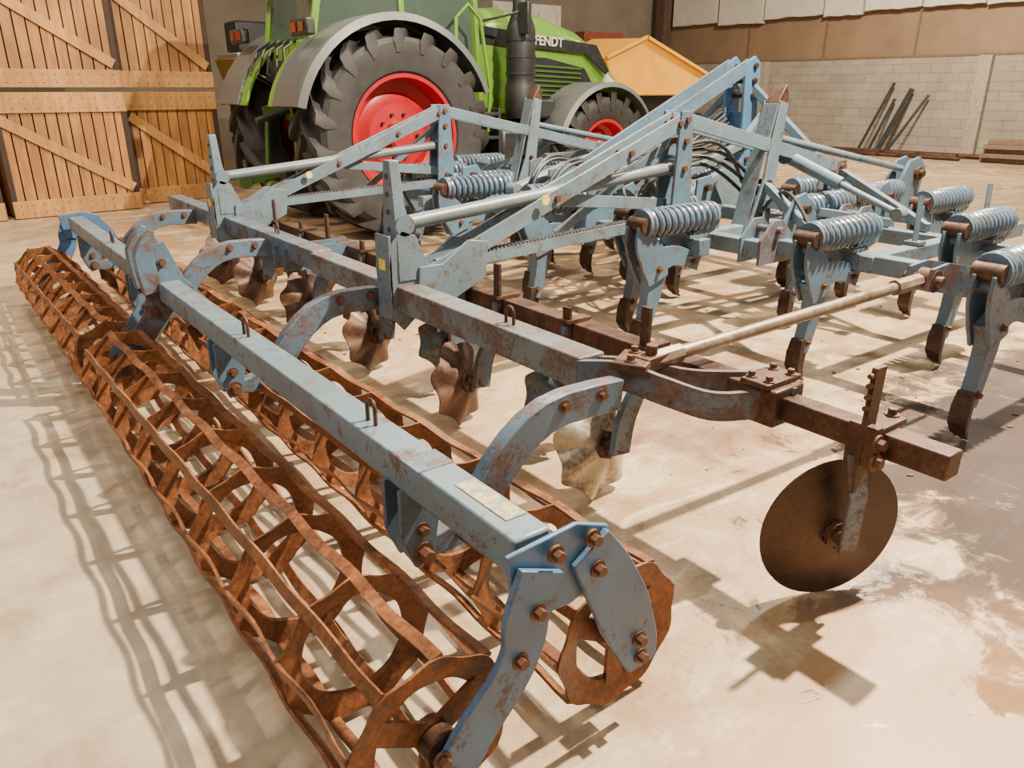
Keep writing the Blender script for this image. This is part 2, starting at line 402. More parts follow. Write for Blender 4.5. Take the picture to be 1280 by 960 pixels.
# ------------------------------------------------------------------ CULTIVATOR
CU=empty('cultivator',(3.3,4.3,0),'weathered blue folding field cultivator with rusty double crumbler rollers','cultivator')
RL=.22
def ringp(R,n,depth,m=6,ph=0):
    pts=[]
    for i in range(n):
        for k in range(m):
            a=2*math.pi*(i+k/m)/n+ph; t=k/m
            r=R-depth*(.5-.5*math.cos(2*math.pi*t))
            pts.append((r*math.cos(a),r*math.sin(a)))
    return pts
def roller(cx,y0,y1,ph):
    nb=9; zc=RL+.005; tw_=.30
    g=G()
    nr=int(round((y1-y0)/.385))
    for i in range(nb):
        a=2*math.pi*i/nb+ph
        nseg=nr*8; P=[]
        for k in range(nseg+1):
            t=k/nseg; y=y0+(y1-y0)*t
            aa=a+tw_*t+.014*math.sin(t*nr*math.pi*2+i*1.9)
            rr=RL-.006-.010*math.sin(t*nr*math.pi)**2
            c=Vector((cx+rr*math.cos(aa),y,zc+rr*math.sin(aa)))
            ta=aa+.40
            er=Vector((math.cos(ta),0,math.sin(ta)));et=Vector((-math.sin(ta),0,math.cos(ta)))
            P.append([c+er*.0045+et*.0155,c+er*.0045-et*.0155,c-er*.0045-et*.0155,c-er*.0045+et*.0155])
        g.rings(P)
    def ringg(g,k,hole):
        y=y0+.006+(y1-y0-.012)*k/nr; t=(y-y0)/(y1-y0); tw=ph+tw_*t
        out=ringp(RL-.005,nb,.013,8,tw); inn=ringp(hole,nb,-.003,8,tw)
        def at(pl,dy,f=1): return [(cx+p[0]*f,y+dy,zc+p[1]*f) for p in pl]
        mid=[((a[0]+b[0])/2,(a[1]+b[1])/2) for a,b in zip(out,inn)]
        L=[at(out,-.003),at(mid,.004),at(inn,.014),at(inn,.024,.985),at(inn,.018,.970),at(inn,.006,.985),at(mid,-.005),at(out,-.011)]
        g.rings(L+[L[0]],cap=False)
    for k in(0,nr):
        ringg(g,k,.142)
        y=y0+.012 if k==0 else y1-.012
        for j in range(3):
            a=j*2.094+.5; g.beam((cx,y,zc),(cx+.16*math.cos(a),y,zc+.16*math.sin(a)),.012,.06,up=(-math.sin(a),0,math.cos(a)))
        g.cyl((cx,y-.015,zc),(cx,y+.015,zc),.045,16)
    body=g.done('crumbler_roller',RUST,CU,label='rusty crumbler roller of flat bars on scalloped rings',keep=True)
    for k in range(1,nr):
        g=G(); ringg(g,k,.150); g.done('ring',RUST,body,keep=True)
    for y in(y0,y1):
        sg=-1 if y==y0 else 1
        g=G().cyl((cx,y-sg*.03,zc),(cx,y+sg*.035,zc),.028,14); g.done('axle_stub',DRUST,body)
    return body
for cx,ph in((.66,.1),(1.24,.35)):
    roller(cx,1.17,4.22,ph); roller(cx,4.44,7.05,ph+.2)
def ubeam(g,x,y,z,h=.075,w=.05):
    g.tube([(x,y-w/2,z-.01)]+[(x,y-w/2*math.cos(t),z+h-w/2+w/2*math.sin(t)) for t in [i*math.pi/6 for i in range(7)]]+[(x,y+w/2,z-.01)],.007,8)
G().box((.94,2.72,.60),(.11,3.1,.10)).done('roller_beam',GREYBLUE,CU,bev=.008)
G().box((.94,5.75,.60),(.11,2.45,.10)).done('roller_beam',GREYBLUE,CU,bev=.008)
g=G()
for y in (1.95,3.05,5.6): ubeam(g,.94,y,.65)
g.done('lifting_loop',DRUST,CU)
g=G().box((.955,1.36,.6512),(.06,.22,.003)); g.done('worn_sticker',YEL,CU,label='worn yellow sticker')
g=G().box((.94,1.63,.6505),(.111,.10,.002)); g.done('weld_band',BLUER,CU)
def endbracket(y,s):
    y0,y1=(y,y+.014*s)
    g=G(); g.poly([(.83,.655),(1.03,.670),(1.13,.63),(1.14,.50),(1.02,.455),(.95,.46),(.86,.47)],y0,y1)
    g.done('pivot_plate',BLUE2,CU,bev=.004)
    g=G(); g.strip([(.915,.60),(.875,.50),(.865,.42),(.82,.34),(.72,.235),(.63,.10)],[.13,.13,.12,.12,.125,.12],y-.022*s,y-.004*s)
    g.done('roller_arm',BLUE2,CU,bev=.003)
    g=G(); g.strip([(1.06,.60),(1.12,.50),(1.19,.36),(1.25,.22),(1.26,.16)],[.12,.15,.165,.13,.09],y-.02*s,y-.002*s)
    g.done('roller_arm',BLUE2,CU,bev=.003)
    g=G()
    for p in((.90,.50),(.95,.63),(1.06,.63),(1.08,.54),(.85,.39),(.66,.17),(1.25,.20),(1.24,.26),(.64,.23)): bolt(g,(p[0],y-.02*s,p[1]),(0,-s,0))
    g.done('bolt',BOLT,CU)
    g=G().cyl((.66,y+.04*s,.225),(.66,y-.0*s,.225),.045,16).cyl((1.24,y+.04*s,.225),(1.24,y-.0*s,.225),.045,16); g.done('bearing',DRUST,CU)
endbracket(1.12,1); endbracket(7.10,-1)
for y in (4.25,4.42):
    g=G(); g.poly([(.80,.50),(.88,.84),(.95,.86),(1.02,.66),(1.30,.30),(1.28,.18),(1.18,.18),(1.0,.45),(.92,.45),(.72,.18),(.60,.18),(.64,.3)],y-.008,y+.008)
    g.done('centre_bracket',BLUER,CU,bev=.003)
    g=G().strip([(.86,.6),(.84,.8),(.90,.92)],[.1,.09,.02],y-.03,y+.03); g.done('upright_tab',BLUER,CU,bev=.004)
    g=G()
    for p in((.9,.55),(.98,.6),(.92,.75),(.67,.24),(1.24,.25),(.85,.5)): bolt(g,(p[0],y-.01,p[1]))
    g.done('bolt',BOLT,CU)
AX=1.76; AZ=.66
for y in (1.72,3.35,4.95,6.55):
    g=G(); g.strip([(1.74,.63),(1.50,.64),(1.36,.60),(1.24,.50),(1.11,.345),(.94,.335)],[.11,.11,.115,.115,.095,.05],y-.030,y+.030,k=2)
    g.done('roller_lift_arm',BLUER,CU,bev=.005)
    g=G(); HB=[(.87,.56),(1.01,.56),(.99,.42),(.97,.31),(.91,.30),(.87,.40)]
    g.poly(HB,y-.055,y-.037).poly(HB,y+.037,y+.055)
    g.done('hanger_bracket',BLUE,CU,bev=.003)
    g=G()
    for p in((1.64,.655),(1.48,.655)): bolt(g,(p[0],y-.030,p[1]))
    bolt(g,(.935,y-.055,.345),r=.02,l=.04); bolt(g,(.935,y-.055,.42),r=.014)
    g.done('bolt',BOLT,CU)
G().box((AX,3.02,AZ),(.125,2.3,.12)).done('rear_beam',REARB,CU,bev=.008)
G().box((AX+.03,5.75,AZ),(.125,3.1,.12)).done('rear_beam',BLUER,CU,bev=.008)
g=G(); ubeam(g,AX,2.35,AZ+.06,.07); ubeam(g,AX+.03,4.9,AZ+.06,.07); g.done('lifting_loop',DRUST,CU)
G().box((2.17,4.42,.60),(.10,5.9,.10)).done('disc_beam',DRUST,CU,bev=.006)
G().box((2.17,1.20,.595),(.08,.80,.08)).done('extension_beam',DRUST,CU,bev=.005)
def fl(pts,w,h,g):
    pts,_=crom(pts,[1]*len(pts),5); P=[]
    for i,p in enumerate(pts):
        p=Vector(p);t=(Vector(pts[min(i+1,len(pts)-1)])-Vector(pts[max(i-1,0)])).normalized();sd=t.cross(Vector((0,0,1))).normalized();u=Vector((0,0,1))
        P.append([p+sd*w/2+u*h/2,p+sd*w/2-u*h/2,p-sd*w/2-u*h/2,p-sd*w/2+u*h/2])
    g.rings(P)
SLP=painted('side_plate_paint',(.055,.10,.15),(.09,.13,.17),rust=.70,rs=5)
g=G(); fl([(1.70,1.88,.66),(1.80,1.76,.665),(1.86,1.62,.64),(1.96,1.50,.60),(2.08,1.42,.60),(2.2,1.34,.61)],.022,.10,g); fl([(1.78,1.90,.66),(1.90,1.76,.66),(2.02,1.64,.63),(2.2,1.52,.62)],.022,.09,g)
g.done('side_link_plate',SLP,CU)
G().box((2.17,1.42,.60),(.16,.16,.13)).done('clamp_block',DRUST,CU,bev=.008)
G().box((1.84,1.74,.715),(.16,.12,.03),rz=.5).done('clamp_block',DRUST,CU,bev=.006)
G().box((2.17,1.42,.675),(.19,.11,.02)).done('clamp_plate',DRUST,CU,bev=.004)
g=G()
for dx in(-.06,.06):
    for dy in(-.035,.035): bolt(g,(2.17+dx,1.42+dy,.685),(0,0,1),.012,.02)
bolt(g,(1.80,1.72,.73),(0,0,1)); bolt(g,(1.88,1.78,.73),(0,0,1)); g.done('bolt',BOLT,CU)
for y in (3.22,4.6,5.9):
    g=G().beam((1.70,y,.60),(2.2,y,.60),.02,.14).beam((1.70,y+.16,.60),(2.2,y+.16,.60),.02,.14); g.done('side_link_plate',BLUER,CU)
n=Vector((-.42,-.907,0)).normalized(); dc=Vector((2.13,1.09,.250))
def disc(parent,c,nrm,R,mat,notch=0,dish=.03,name='cutting_disc',amp=.12):
    nrm=Vector(nrm).normalized(); q=Vector((0,1,0)).rotation_difference(nrm).to_matrix().to_4x4()
    g=G(); seg=notch*8 if notch else 56
    rr=[R*(1-amp*max(0,math.sin(math.pi*(k%8)/8))**1.5) if notch else R for k in range(seg)]
    wv=[(.014*math.sin(2*math.pi*k/8) if notch else 0) for k in range(seg)]
    prof=[(0.02,0),(.35,.0),(.7,.5),(1,1)]
    P=[[(rr[k]*f*math.cos(2*math.pi*k/seg),dish*h+wv[k]*h,rr[k]*f*math.sin(2*math.pi*k/seg)) for k in range(seg)] for f,h in prof]
    P+=[[(rr[k]*f*math.cos(2*math.pi*k/seg),dish*h+wv[k]*h-.006,rr[k]*f*math.sin(2*math.pi*k/seg)) for k in range(seg)] for f,h in reversed(prof)]
    g.rings(P,cap=True); g.xf(Matrix.Translation(c)@q)
    return g.done(name,mat,parent,keep=True)
DS=disc(CU,dc,-n,.248,DISCM,0,.03,'side_disc')
hp=dc+n*.07
g=G().cyl(dc-n*.02,hp,.026,14).cyl(dc+n*.01,dc+n*.03,.05,6)
for k in range(5):
    a=k*1.2566; u=Vector((n.y,-n.x,0))*math.cos(a)+Vector((0,0,1))*math.sin(a); g.cyl(dc+u*.04,dc+u*.04+n*.03,.008,6)
g.done('hub',DRUST,DS,keep=True)
g=G().rings([[p+a*.032*Vector((.9,-.4,0))+b*.007*n for a,b in((-1,-1),(1,-1),(1,1),(-1,1))] for p in (hp+Vector((0,0,-.03)),hp+Vector((.01,0,.10)),Vector((2.10,1.02,.42)),Vector((2.09,1.04,.56)))]); g.done('disc_stem',BLUER,CU,bev=.003)
g=G().beam((2.095,1.03,.44),(2.11,1.03,.84),.016,.055,up=(1,0,0)); g.done('adjuster_bar',DRUST,CU,keep=True)
for z in(.72,.755,.79,.82): G().cyl((2.11,1.03,z),(2.06,1.03,z),.008,8).done('adjuster_hole_pin',BOLT,CU)
g=G().box((2.17,1.03,.645),(.17,.08,.018)).box((2.17,1.03,.545),(.17,.08,.018)).box((2.09,1.03,.6),(.03,.09,.13)); g.done('clamp_block',DRUST,CU,keep=True)
g=G(); bolt(g,(2.08,.98,.62),r=.018); bolt(g,(2.24,1.03,.655),(0,0,1)); bolt(g,(2.08,.98,.56),r=.018); g.done('bolt',BOLT,CU)
ys=[2.02,2.98,3.95,4.9,5.85,6.7]
for i,y in enumerate(ys):
    for s in (0,1):
        if s==0: c=Vector((1.99 if i==0 else 1.97,y,.25 if i==0 else .235)); nn=Vector((.10 if i==0 else .42,-.95,.22)).normalized()
        else: c=Vector((2.17,y+.45,.27)); nn=Vector((-.45,-.89,-.1)).normalized()
        d=disc(CU,c,-nn,(.235 if i==0 else .218) if s==0 else .20,YDISC if (i==0 and s==0) else (BLUER if (s and i<2) else DRUST),7,.06,'notched_disc',.14)
        g=G().cyl(c-nn*.02,c+nn*.09,.03,12).cyl(c+nn*.005,c+nn*.02,.06,8)
        for k in range(5):
            a=k*1.2566; u=Vector((nn.y,-nn.x,0))*math.cos(a)+Vector((0,0,1))*math.sin(a); g.cyl(c+u*.045,c+u*.045+nn*.035,.010,6)
        g.done('hub',DRUST,d,keep=True)
        h=c+nn*.08; sx=2.17
        g=G(); g.strip([(h.x,h.z-.03),(h.x+.02,h.z+.1),(sx-.10,h.z+.2),(sx-.06,.52),(sx-.06,.64)],[.09,.09,.08,.07,.055],h.y-.014,h.y+.014); g.done('disc_stem',BLUER,CU)
        g=G().beam((sx-.065,h.y,.50),(sx-.065,h.y,.82 if s==0 else .72),.045,.014,up=(1,0,0)).box((sx-.02,h.y,.66),(.14,.06,.015)).box((sx-.02,h.y,.54),(.14,.06,.015)); g.done('adjuster_bar',DRUST,CU,keep=True)
# main tine beams
BX=[4.18,5.10,6.02]; BZ=.68; BI=4.03
for x,a,b in ((BX[0],1.30,2.92),(BI,2.78,6.47),(BX[0],6.33,7.7),(BX[1],1.40,7.7),(BX[2],2.2,7.2)):
    G().box((x,(a+b)/2,BZ),(.10,b-a,.10)).done('frame_beam',GREYBLUE,CU,bev=.008)
for y,x0,x1 in ((1.37,4.12,5.3),(2.20,4.12,6.1),(3.3,3.45,6.5),(4.1,3.6,6.2),(4.85,3.6,6.2),(5.9,3.45,6.5),(7.3,4.12,6.1)):
    G().box(((x0+x1)/2,y,BZ-.002),(x1-x0,.09,.095)).done('frame_beam',GREYBLUE,CU,bev=.008)
G().box((3.66,4.45,BZ+.03),(.10,3.0,.10)).done('frame_beam',BLUE,CU,bev=.008)
for y in (2.85,6.4):
    for x in (4.11,BX[1]):
        g=G()
        for dy in(-.07,.07): g.poly([(x-.16,BZ-.09),(x+.14,BZ-.09),(x+.15,BZ+.08),(x+.04,BZ+.17),(x-.05,BZ+.17),(x-.16,BZ+.06)],y+dy-.009,y+dy+.009)
        g.cyl((x,y-.11,BZ+.11),(x,y+.11,BZ+.11),.022,12); g.done('hinge',BLUER,CU,bev=.003,keep=True)
def tine(x,y):
    g=G()
    path=[(-.44,.155),(-.435,.06),(-.36,-.05),(-.315,-.17),(-.34,-.32),(-.385,-.48)]
    for dy in(-.042,.042):
        g.strip([(x+a,BZ+b) for a,b in path[:4]],[.13,.16,.21,.16],y+dy-.009,y+dy+.009)
        g.strip([(x-.36,BZ-.06),(x-.20,BZ-.035),(x-.06,BZ-.07),(x+.04,BZ-.10)],[.17,.12,.10,.11],y+dy-.008,y+dy+.008)
    g.strip([(x+a,BZ+b) for a,b in path[2:]],[.16,.14,.10,.075],y-.033,y+.033)
    sh=g.done('tine',BLUE,CU,bev=.003,label='blue spring-loaded tine with dark share',keep=True)
    P=[]
    for (a,b,w,t) in ((-.410,-.40,.036,.016),(-.428,-.48,.044,.018),(-.430,-.56,.044,.018),(-.395,-.62,.036,.016),(-.315,-.672,.012,.006)):
        c=Vector((x+a,y,BZ+b)); P.append([c+Vector((-t,-w,0)),c+Vector((t,-w,0)),c+Vector((t,w,0)),c+Vector((-t,w,0))])
    g=G().rings(P)
    g.strip([(x-.385,BZ-.44),(x-.395,BZ-.52),(x-.39,BZ-.59),(x-.355,BZ-.645)],[.095,.09,.07,.03],y-.022,y+.022)
    g.done('share',SHARE,sh,bev=.002,keep=True)
    L0,L1=x-.42,x+.14; nn=11; pts=[]
    for k in range(nn*14+1):
        t=k/(nn*14); a=t*nn*2*math.pi; pts.append((L0+(L1-L0)*t,y+.070*math.cos(a),BZ+.165+.070*math.sin(a)))
    g=G().tube(pts,.020,8); g.done('coil_spring',SPRB,sh,keep=True)
    zc=BZ+.165
    g=G().cyl((L0-.04,y,zc),(L1+.07,y,zc),.018,10).cyl((L0-.02,y,zc),(L0+.005,y,zc),.083,18).cyl((L1-.005,y,zc),(L1+.02,y,zc),.083,18)
    g.cyl((L1+.03,y,zc),(L1+.06,y,zc),.03,6); g.done('spring_rod',BLUE,sh,keep=True)
    G().cyl((L0-.035,y-.065,zc),(L0-.035,y+.065,zc),.042,16).done('pivot_pin',DRUST,sh,keep=True)
    g=G(); K=[(x-.06,BZ+.055),(x+.07,BZ+.055),(x+.19,BZ+.09),(x+.19,BZ+.23),(x+.13,BZ+.23),(x+.09,BZ+.13),(x-.06,BZ+.075)]
    g.poly(K,y-.05,y-.035).poly(K,y+.035,y+.05)
    g.box((x,y,BZ-.062),(.16,.12,.02)).box((x,y,BZ+.062),(.16,.12,.02))
    g.done('clamp',GREYBLUE,sh,keep=True)
    g=G()
    for p in((-.32,-.10),(-.02,-.09),(-.375,-.42)): bolt(g,(x+p[0],y-.050 if p[1]>-.3 else y-.033,BZ+p[1]))
    g.done('bolt',BOLT,sh)
    return sh
T0=tine(4.10,1.38)
L1_=[(BX[0],2.325,0),(BI,3.54,0),(BI,4.58,0),(BI,5.62,0),(BX[0],6.60,0)]
for x,yy,dz in L1_+[(BX[1],1.98+1.045*k,0) for k in range(6)]+[(BX[2],2.64+1.045*k,0) for k in range(5)]+[(3.66,3.06,.03),(3.66,4.10,.03),(3.66,5.15,.03),(BX[1],4.60,0),(BX[1],5.65,0),(BX[2],3.15,0)]:
    copytree(T0,CU,(x-4.10,yy-1.38,dz))
for ym,yp,xp in ((3.22,3.3,3.74),(5.85,5.9,3.68)):
    x=AX
    MB=[(x-.085,.56),(x-.03,.50),(x+.09,.60),(x+.12,.80),(x+.05,.95),(x-.02,.98),(x-.08,.92),(x-.10,.80)]
    g=G(); g.poly(MB,ym-.065,ym-.05).poly(MB,ym+.05,ym+.065); g.box((x-.088,ym,.76),(.015,.13,.40)); g.done('mast_bracket',GREYBLUE,CU,bev=.003,keep=True)
    P=[]
    for z,w,d in((.74,.14,.10),(.92,.135,.09),(1.10,.095,.06),(1.29,.06,.05)):
        P.append([(x-.05,ym-w/2,z),(x-.05+d,ym-w/2,z),(x-.05+d,ym+w/2,z),(x-.05,ym+w/2,z)])
    G().rings(P).done('mast',GREYBLUE,CU,bev=.004)
    g=G()
    for z in(.98,1.06,1.14,1.22): g.cyl((x-.045,ym,z),(x-.056,ym,z),.012,10)
    g.done('hole_plug',BOLT,CU)
    G().box((x-.098,ym,.82),(.003,.06,.05)).done('warning_sticker',YELS,CU,label='small yellow warning sticker')
    g=G()
    for d in(-.055,.055): g.beam((1.86,ym+d,.74),(xp,yp+d,1.42),.016,.09)
    g.done('diagonal_strut',GREYBLUE,CU,bev=.003)
    g=G()
    for t in(.02,.18,.45,.75,.97):
        c=Vector((1.86,ym,.74)).lerp(Vector((xp,yp,1.42)),t); g.cyl(c+Vector((0,-.08,0)),c+Vector((0,.08,0)),.018,8)
    g.done('strut_bolt',BOLT,CU)
    PP=[(1.80,.60),(2.02,.62),(2.20,.70),(2.22,.88),(2.10,.90),(1.95,.80),(1.82,.80)]
    g=G(); g.poly(PP,ym-.08,ym-.065).poly(PP,ym+.065,ym+.08)
    g.done('pivot_plate',GREYBLUE,CU,bev=.003)
    G().cyl((1.80,ym,1.0),(xp-.05,yp,1.14),.036,16).done('link_tube',TUBEP,CU)
    G().cyl((1.76,ym-.065,1.0),(1.76,ym+.065,1.0),.05,14).cyl((xp,yp-.075,1.14),(xp,yp+.075,1.14),.055,14).done('tube_joint',GREYBLUE,CU)
    g=G().beam((1.95,ym-.02,.78),(3.6,yp-.02,.83),.06,.06)
    for k in range(46):
        c=Vector((2.1,ym-.02,.815)).lerp(Vector((3.3,yp-.02,.852)),k/45); g.box(c,(.014,.05,.018),ry=.1)
    g.done('toothed_bar',GREYBLUE,CU,keep=True)
    G().beam((2.75,ym+.02,1.03),(3.70,yp+.02,.92),.014,.07).done('secondary_brace',GREYBLUE,CU,bev=.003)
    G().beam((3.05,yp+.30,.76),(xp,yp+.05,1.30),.04,.05).done('secondary_brace',GREYBLUE,CU,bev=.003)
    g=G()
    for d in(-.065,.065): g.poly([(xp-.09,.60),(xp+.09,.60),(xp+.08,1.0),(xp+.05,1.47),(xp-.05,1.47),(xp-.08,1.0)],yp+d-.009,yp+d+.009)
    g.done('linkage_post',BLUE,CU,bev=.003)
    g=G()
    for z in(1.42,1.3,1.14,.9,.72): g.cyl((xp,yp-.09,z),(xp,yp+.09,z),.02,8)
    g.done('post_pin',BOLT,CU)
    g=G()
    for d in(-.055,.055): g.beam((xp,yp+d,1.42),(5.5,yp+d,1.05),.016,.085)
    g.done('forward_strut',GREYBLUE,CU,bev=.003)
    G().cyl((4.75,yp,1.28),(6.5,yp,.98),.026,12).done('pull_rod',GREYBLUE,CU)
    xm=4.68; bx=xm-.16; WM=[(bx-.12,.62),(bx+.15,.62),(xm+.00,1.0),(xm+.055,1.50),(xm-.035,1.52),(xm-.13,1.0)]
    g=G(); g.poly(WM,yp+.055,yp+.072).poly(WM,yp-.072,yp-.055); g.beam((bx-.10,yp,.68),(xm-.035,yp,1.5),.12,.012,up=(1,0,0))
    g.done('wing_mast',GREYBLUE,CU,bev=.003,keep=True)
    G().poly([(xm-.05,1.45),(xm+.07,1.45),(xm+.08,1.56),(xm+.045,1.62),(xm-.02,1.53)],yp-.05,yp+.05).done('mast_head',DRUST,CU,bev=.006)
    G().cyl((bx,yp-.10,.78),(bx,yp+.10,.78),.03,10).cyl((xm-.07,yp-.09,1.0),(xm-.07,yp+.09,1.0),.018,10).done('mast_pin',DRUST,CU)
    sg=-1 if yp<4.6 else 1
    for a,b in(((bx+.08,yp+sg*.06,.98),(4.2,yp+sg*.75,.76)),((5.5,yp+sg*.06,1.02),(5.1,yp+sg*.95,.76)),((bx+.1,yp+sg*.06,.86),(5.1,yp+sg*.7,.76))):
        G().beam(a,b,.045,.055).done('wing_brace',GREYBLUE,CU,bev=.003)
    for xx in (4.45,5.45):
        yy=yp+sg*.45; G().poly([(xx-.18,.62),(xx+.2,.62),(xx+.16,.84),(xx+.02,.98),(xx-.08,.96),(xx-.2,.78)],yy-.01,yy+.01).done('frame_lug',BLUE,CU,bev=.003)
        G().cyl((xx,yy-.06,.88),(xx,yy+.06,.88),.028,10).done('lug_pin',DRUST,CU)
    g=G()
    for d in(-.055,.055): g.poly([(6.30,.62),(6.62,.62),(6.74,.80),(6.78,.98),(6.66,1.07),(6.50,1.04),(6.38,.85)],yp+d-.014,yp+d+.014)
    g.done('hitch_lug',BLUE,CU,bev=.004)
    g=G().cyl((6.64,yp-.13,.94),(6.64,yp+.13,.94),.03,14).cyl((6.64,yp-.10,.94),(6.64,yp-.07,.94),.055,18).cyl((5.5,yp-.09,1.05),(5.5,yp+.09,1.05),.03,12); g.done('hitch_pin',DRUST,CU)
    g=G()
    for d in(-.055,.055): g.poly([(5.38,.66),(5.62,.66),(5.56,1.1),(5.44,1.1)],yp+d-.01,yp+d+.01)
    g.done('strut_bracket',BLUER,CU,bev=.003)
yc=4.6
g=G()
for d in(-.10,.10): g.beam((5.95,yc+d,1.78),(3.75,yc+d,.80),.02,.12)
g.done('headstock_brace',BLUE,CU,bev=.004)
g=G()
for d in(-.10,.10): g.poly([(5.90,.64),(6.12,.64),(6.12,1.3),(6.10,1.80),(6.02,1.86),(5.90,1.80),(5.93,1.3)],yc+d-.014,yc+d+.014)
g.box((6.02,yc,1.2),(.06,.2,.4)); g.done('headstock_upright',BLUE2,CU,bev=.004,keep=True)
g=G()
for z in(1.78,1.66,1.54,1.0): g.cyl((6.02,yc-.14,z),(6.02,yc+.14,z),.024,10)
g.cyl((4.95,yc-.13,1.27),(4.95,yc+.13,1.27),.02,8); g.done('headstock_pin',DRUST,CU)
g=G()
for s in(-1,1): g.beam((6.05,yc+s*.1,1.6),(6.15,yc+s*1.15,.75),.07,.07)
g.box((6.2,yc,.70),(.12,2.6,.12)); g.done('headstock_frame',BLUE,CU,bev=.008,keep=True)
for s in(-1,1):
    G().beam((4.2,yc+s*.36,.74),(5.6,yc+s*.36,1.15),.05,.06).beam((5.6,yc+s*.36,1.15),(6.1,yc+s*.2,1.4),.05,.06).done('cross_brace',GREYBLUE,CU,bev=.004,keep=True)
    G().beam((3.8,yc+s*.5,.78),(4.9,yc+s*.42,1.05),.016,.12).done('stiffener_plate',BLUE,CU,bev=.003)
    G().beam((4.0,yc+s*.9,.76),(4.9,yc+s*.75,1.0),.05,.05).done('cross_brace',GREYBLUE,CU,bev=.003)
    for x0,y0 in((3.95,.2),(3.5,.75),(4.35,.95)):
        G().poly([(x0,.62),(x0+.25,.62),(x0+.33,.80),(x0+.17,1.02),(x0+.03,1.0)],yc+s*y0-.01,yc+s*y0+.01).done('frame_lug',BLUE,CU,bev=.003)
        G().cyl((x0+.12,yc+s*y0-.05,.94),(x0+.12,yc+s*y0+.05,.94),.026,10).done('lug_pin',DRUST,CU)
    G().poly([(4.95,.62),(5.35,.62),(5.30,1.0),(5.05,1.08)],yc+s*.62-.01,yc+s*.62+.01).done('frame_lug',GREYBLUE,CU,bev=.003)
for a,b in(((4.9,3.3,1.15),(5.0,2.5,.84)),((4.9,5.9,1.15),(5.0,6.8,.84)),((3.7,4.2,.85),(4.8,4.25,1.2)),((3.75,4.95,.85),(4.9,5.0,1.15))):
    a=Vector(a);b=Vector(b);m_=(a+b)/2; sd=(b-a).cross(Vector((0,0,1))).normalized()*.05
    g=G().cyl(a,m_,.045,14).cyl(m_,b,.022,12).cyl(a-sd,a+sd,.05,12).cyl(b-sd,b+sd,.04,12); g.done('hydraulic_cylinder',GREYBLUE,CU,keep=True)
def bez(p,r=.012):
    pts=[]
    for i in range(25):
        t=i/24; pts.append(p[0]*(1-t)**3+p[1]*3*t*(1-t)**2+p[2]*3*t*t*(1-t)+p[3]*t**3)
    G().tube(pts,r,8).done('hydraulic_hose',BLACKR,CU)
for k in range(11):
    bez([Vector((random.uniform(3.8,4.6),random.uniform(3.5,4.3),.78)),Vector((random.uniform(4.0,5.0),random.uniform(3.8,4.9),1.05+random.random()*.3)),Vector((5.2,4.4+.04*k,.95)),Vector((5.9,4.4+.03*k,1.10+.03*k))])
for k in range(9):
    bez([Vector((3.65,3.9+.1*k,.76)),Vector((3.6+random.random()*.3,3.8+.12*k,1.1+random.random()*.2)),Vector((4.1+random.random()*.4,4.0+.1*k,1.15)),Vector((4.5,3.9+.12*k,.76))],.014)
for k in range(4):
    pts=[(3.72+t*1.0,3.38+k*.06+.12*math.sin(t*3+k),.92+.25*math.sin(t*math.pi)+.05*k-.1*t) for t in [i/20 for i in range(21)]]
    G().tube(pts,.013,8).done('hydraulic_hose',BLACKR,CU)
bez([Vector((4.6,3.25,.8)),Vector((4.5,3.0,1.1)),Vector((4.3,2.8,.95)),Vector((4.25,2.6,.75))],.012)
A=Vector((1.90,1.72,.71));B=Vector((3.62,1.64,.77))
G().cyl(A+(B-A)*.05,A+(B-A)*.95,.025,14).cyl(A+(B-A)*.86,A+(B-A)*.97,.036,8).cyl(A+(B-A)*.0,A+(B-A)*.08,.034,8).done('adjusting_rod',STEEL,CU,keep=True)
g=G().box(A,(.12,.07,.05),rz=.1).cyl(A+Vector((0,0,-.06)),A+Vector((0,0,.06)),.022,10).cyl(B+Vector((0,-.09,0)),B+Vector((0,.09,0)),.026,10).cyl(B+Vector((0,-.06,0)),B+Vector((0,.02,0)),.055,14); g.done('rod_joint',DRUST,CU,bev=.004)
g=G()
for d in(-.05,.05): g.poly([(3.54,.74),(3.57,.83),(3.72,.84),(4.24,.74),(4.24,.64),(4.05,.62)],1.64+d-.008,1.64+d+.008)
g.done('rod_bracket',BLUER,CU)
for x,y,z in((4.65,2.2,.73),(5.2,1.4,.73),(5.6,2.22,.73)):
    G().beam((x,y,z),(x+.02,y+.02,z+.28),.03,.012).box((x,y,z+.01),(.09,.09,.02)).done('lock_lever',GREYBLUE,CU)
g=G()
for p in((2.6,3.25-.03,1.05),(2.4,5.82,.98)): g.cyl((p[0],p[1]-.06,p[2]),(p[0],p[1]-.066,p[2]),.026,16)
g.done('yellow_dot',YELS,CU)

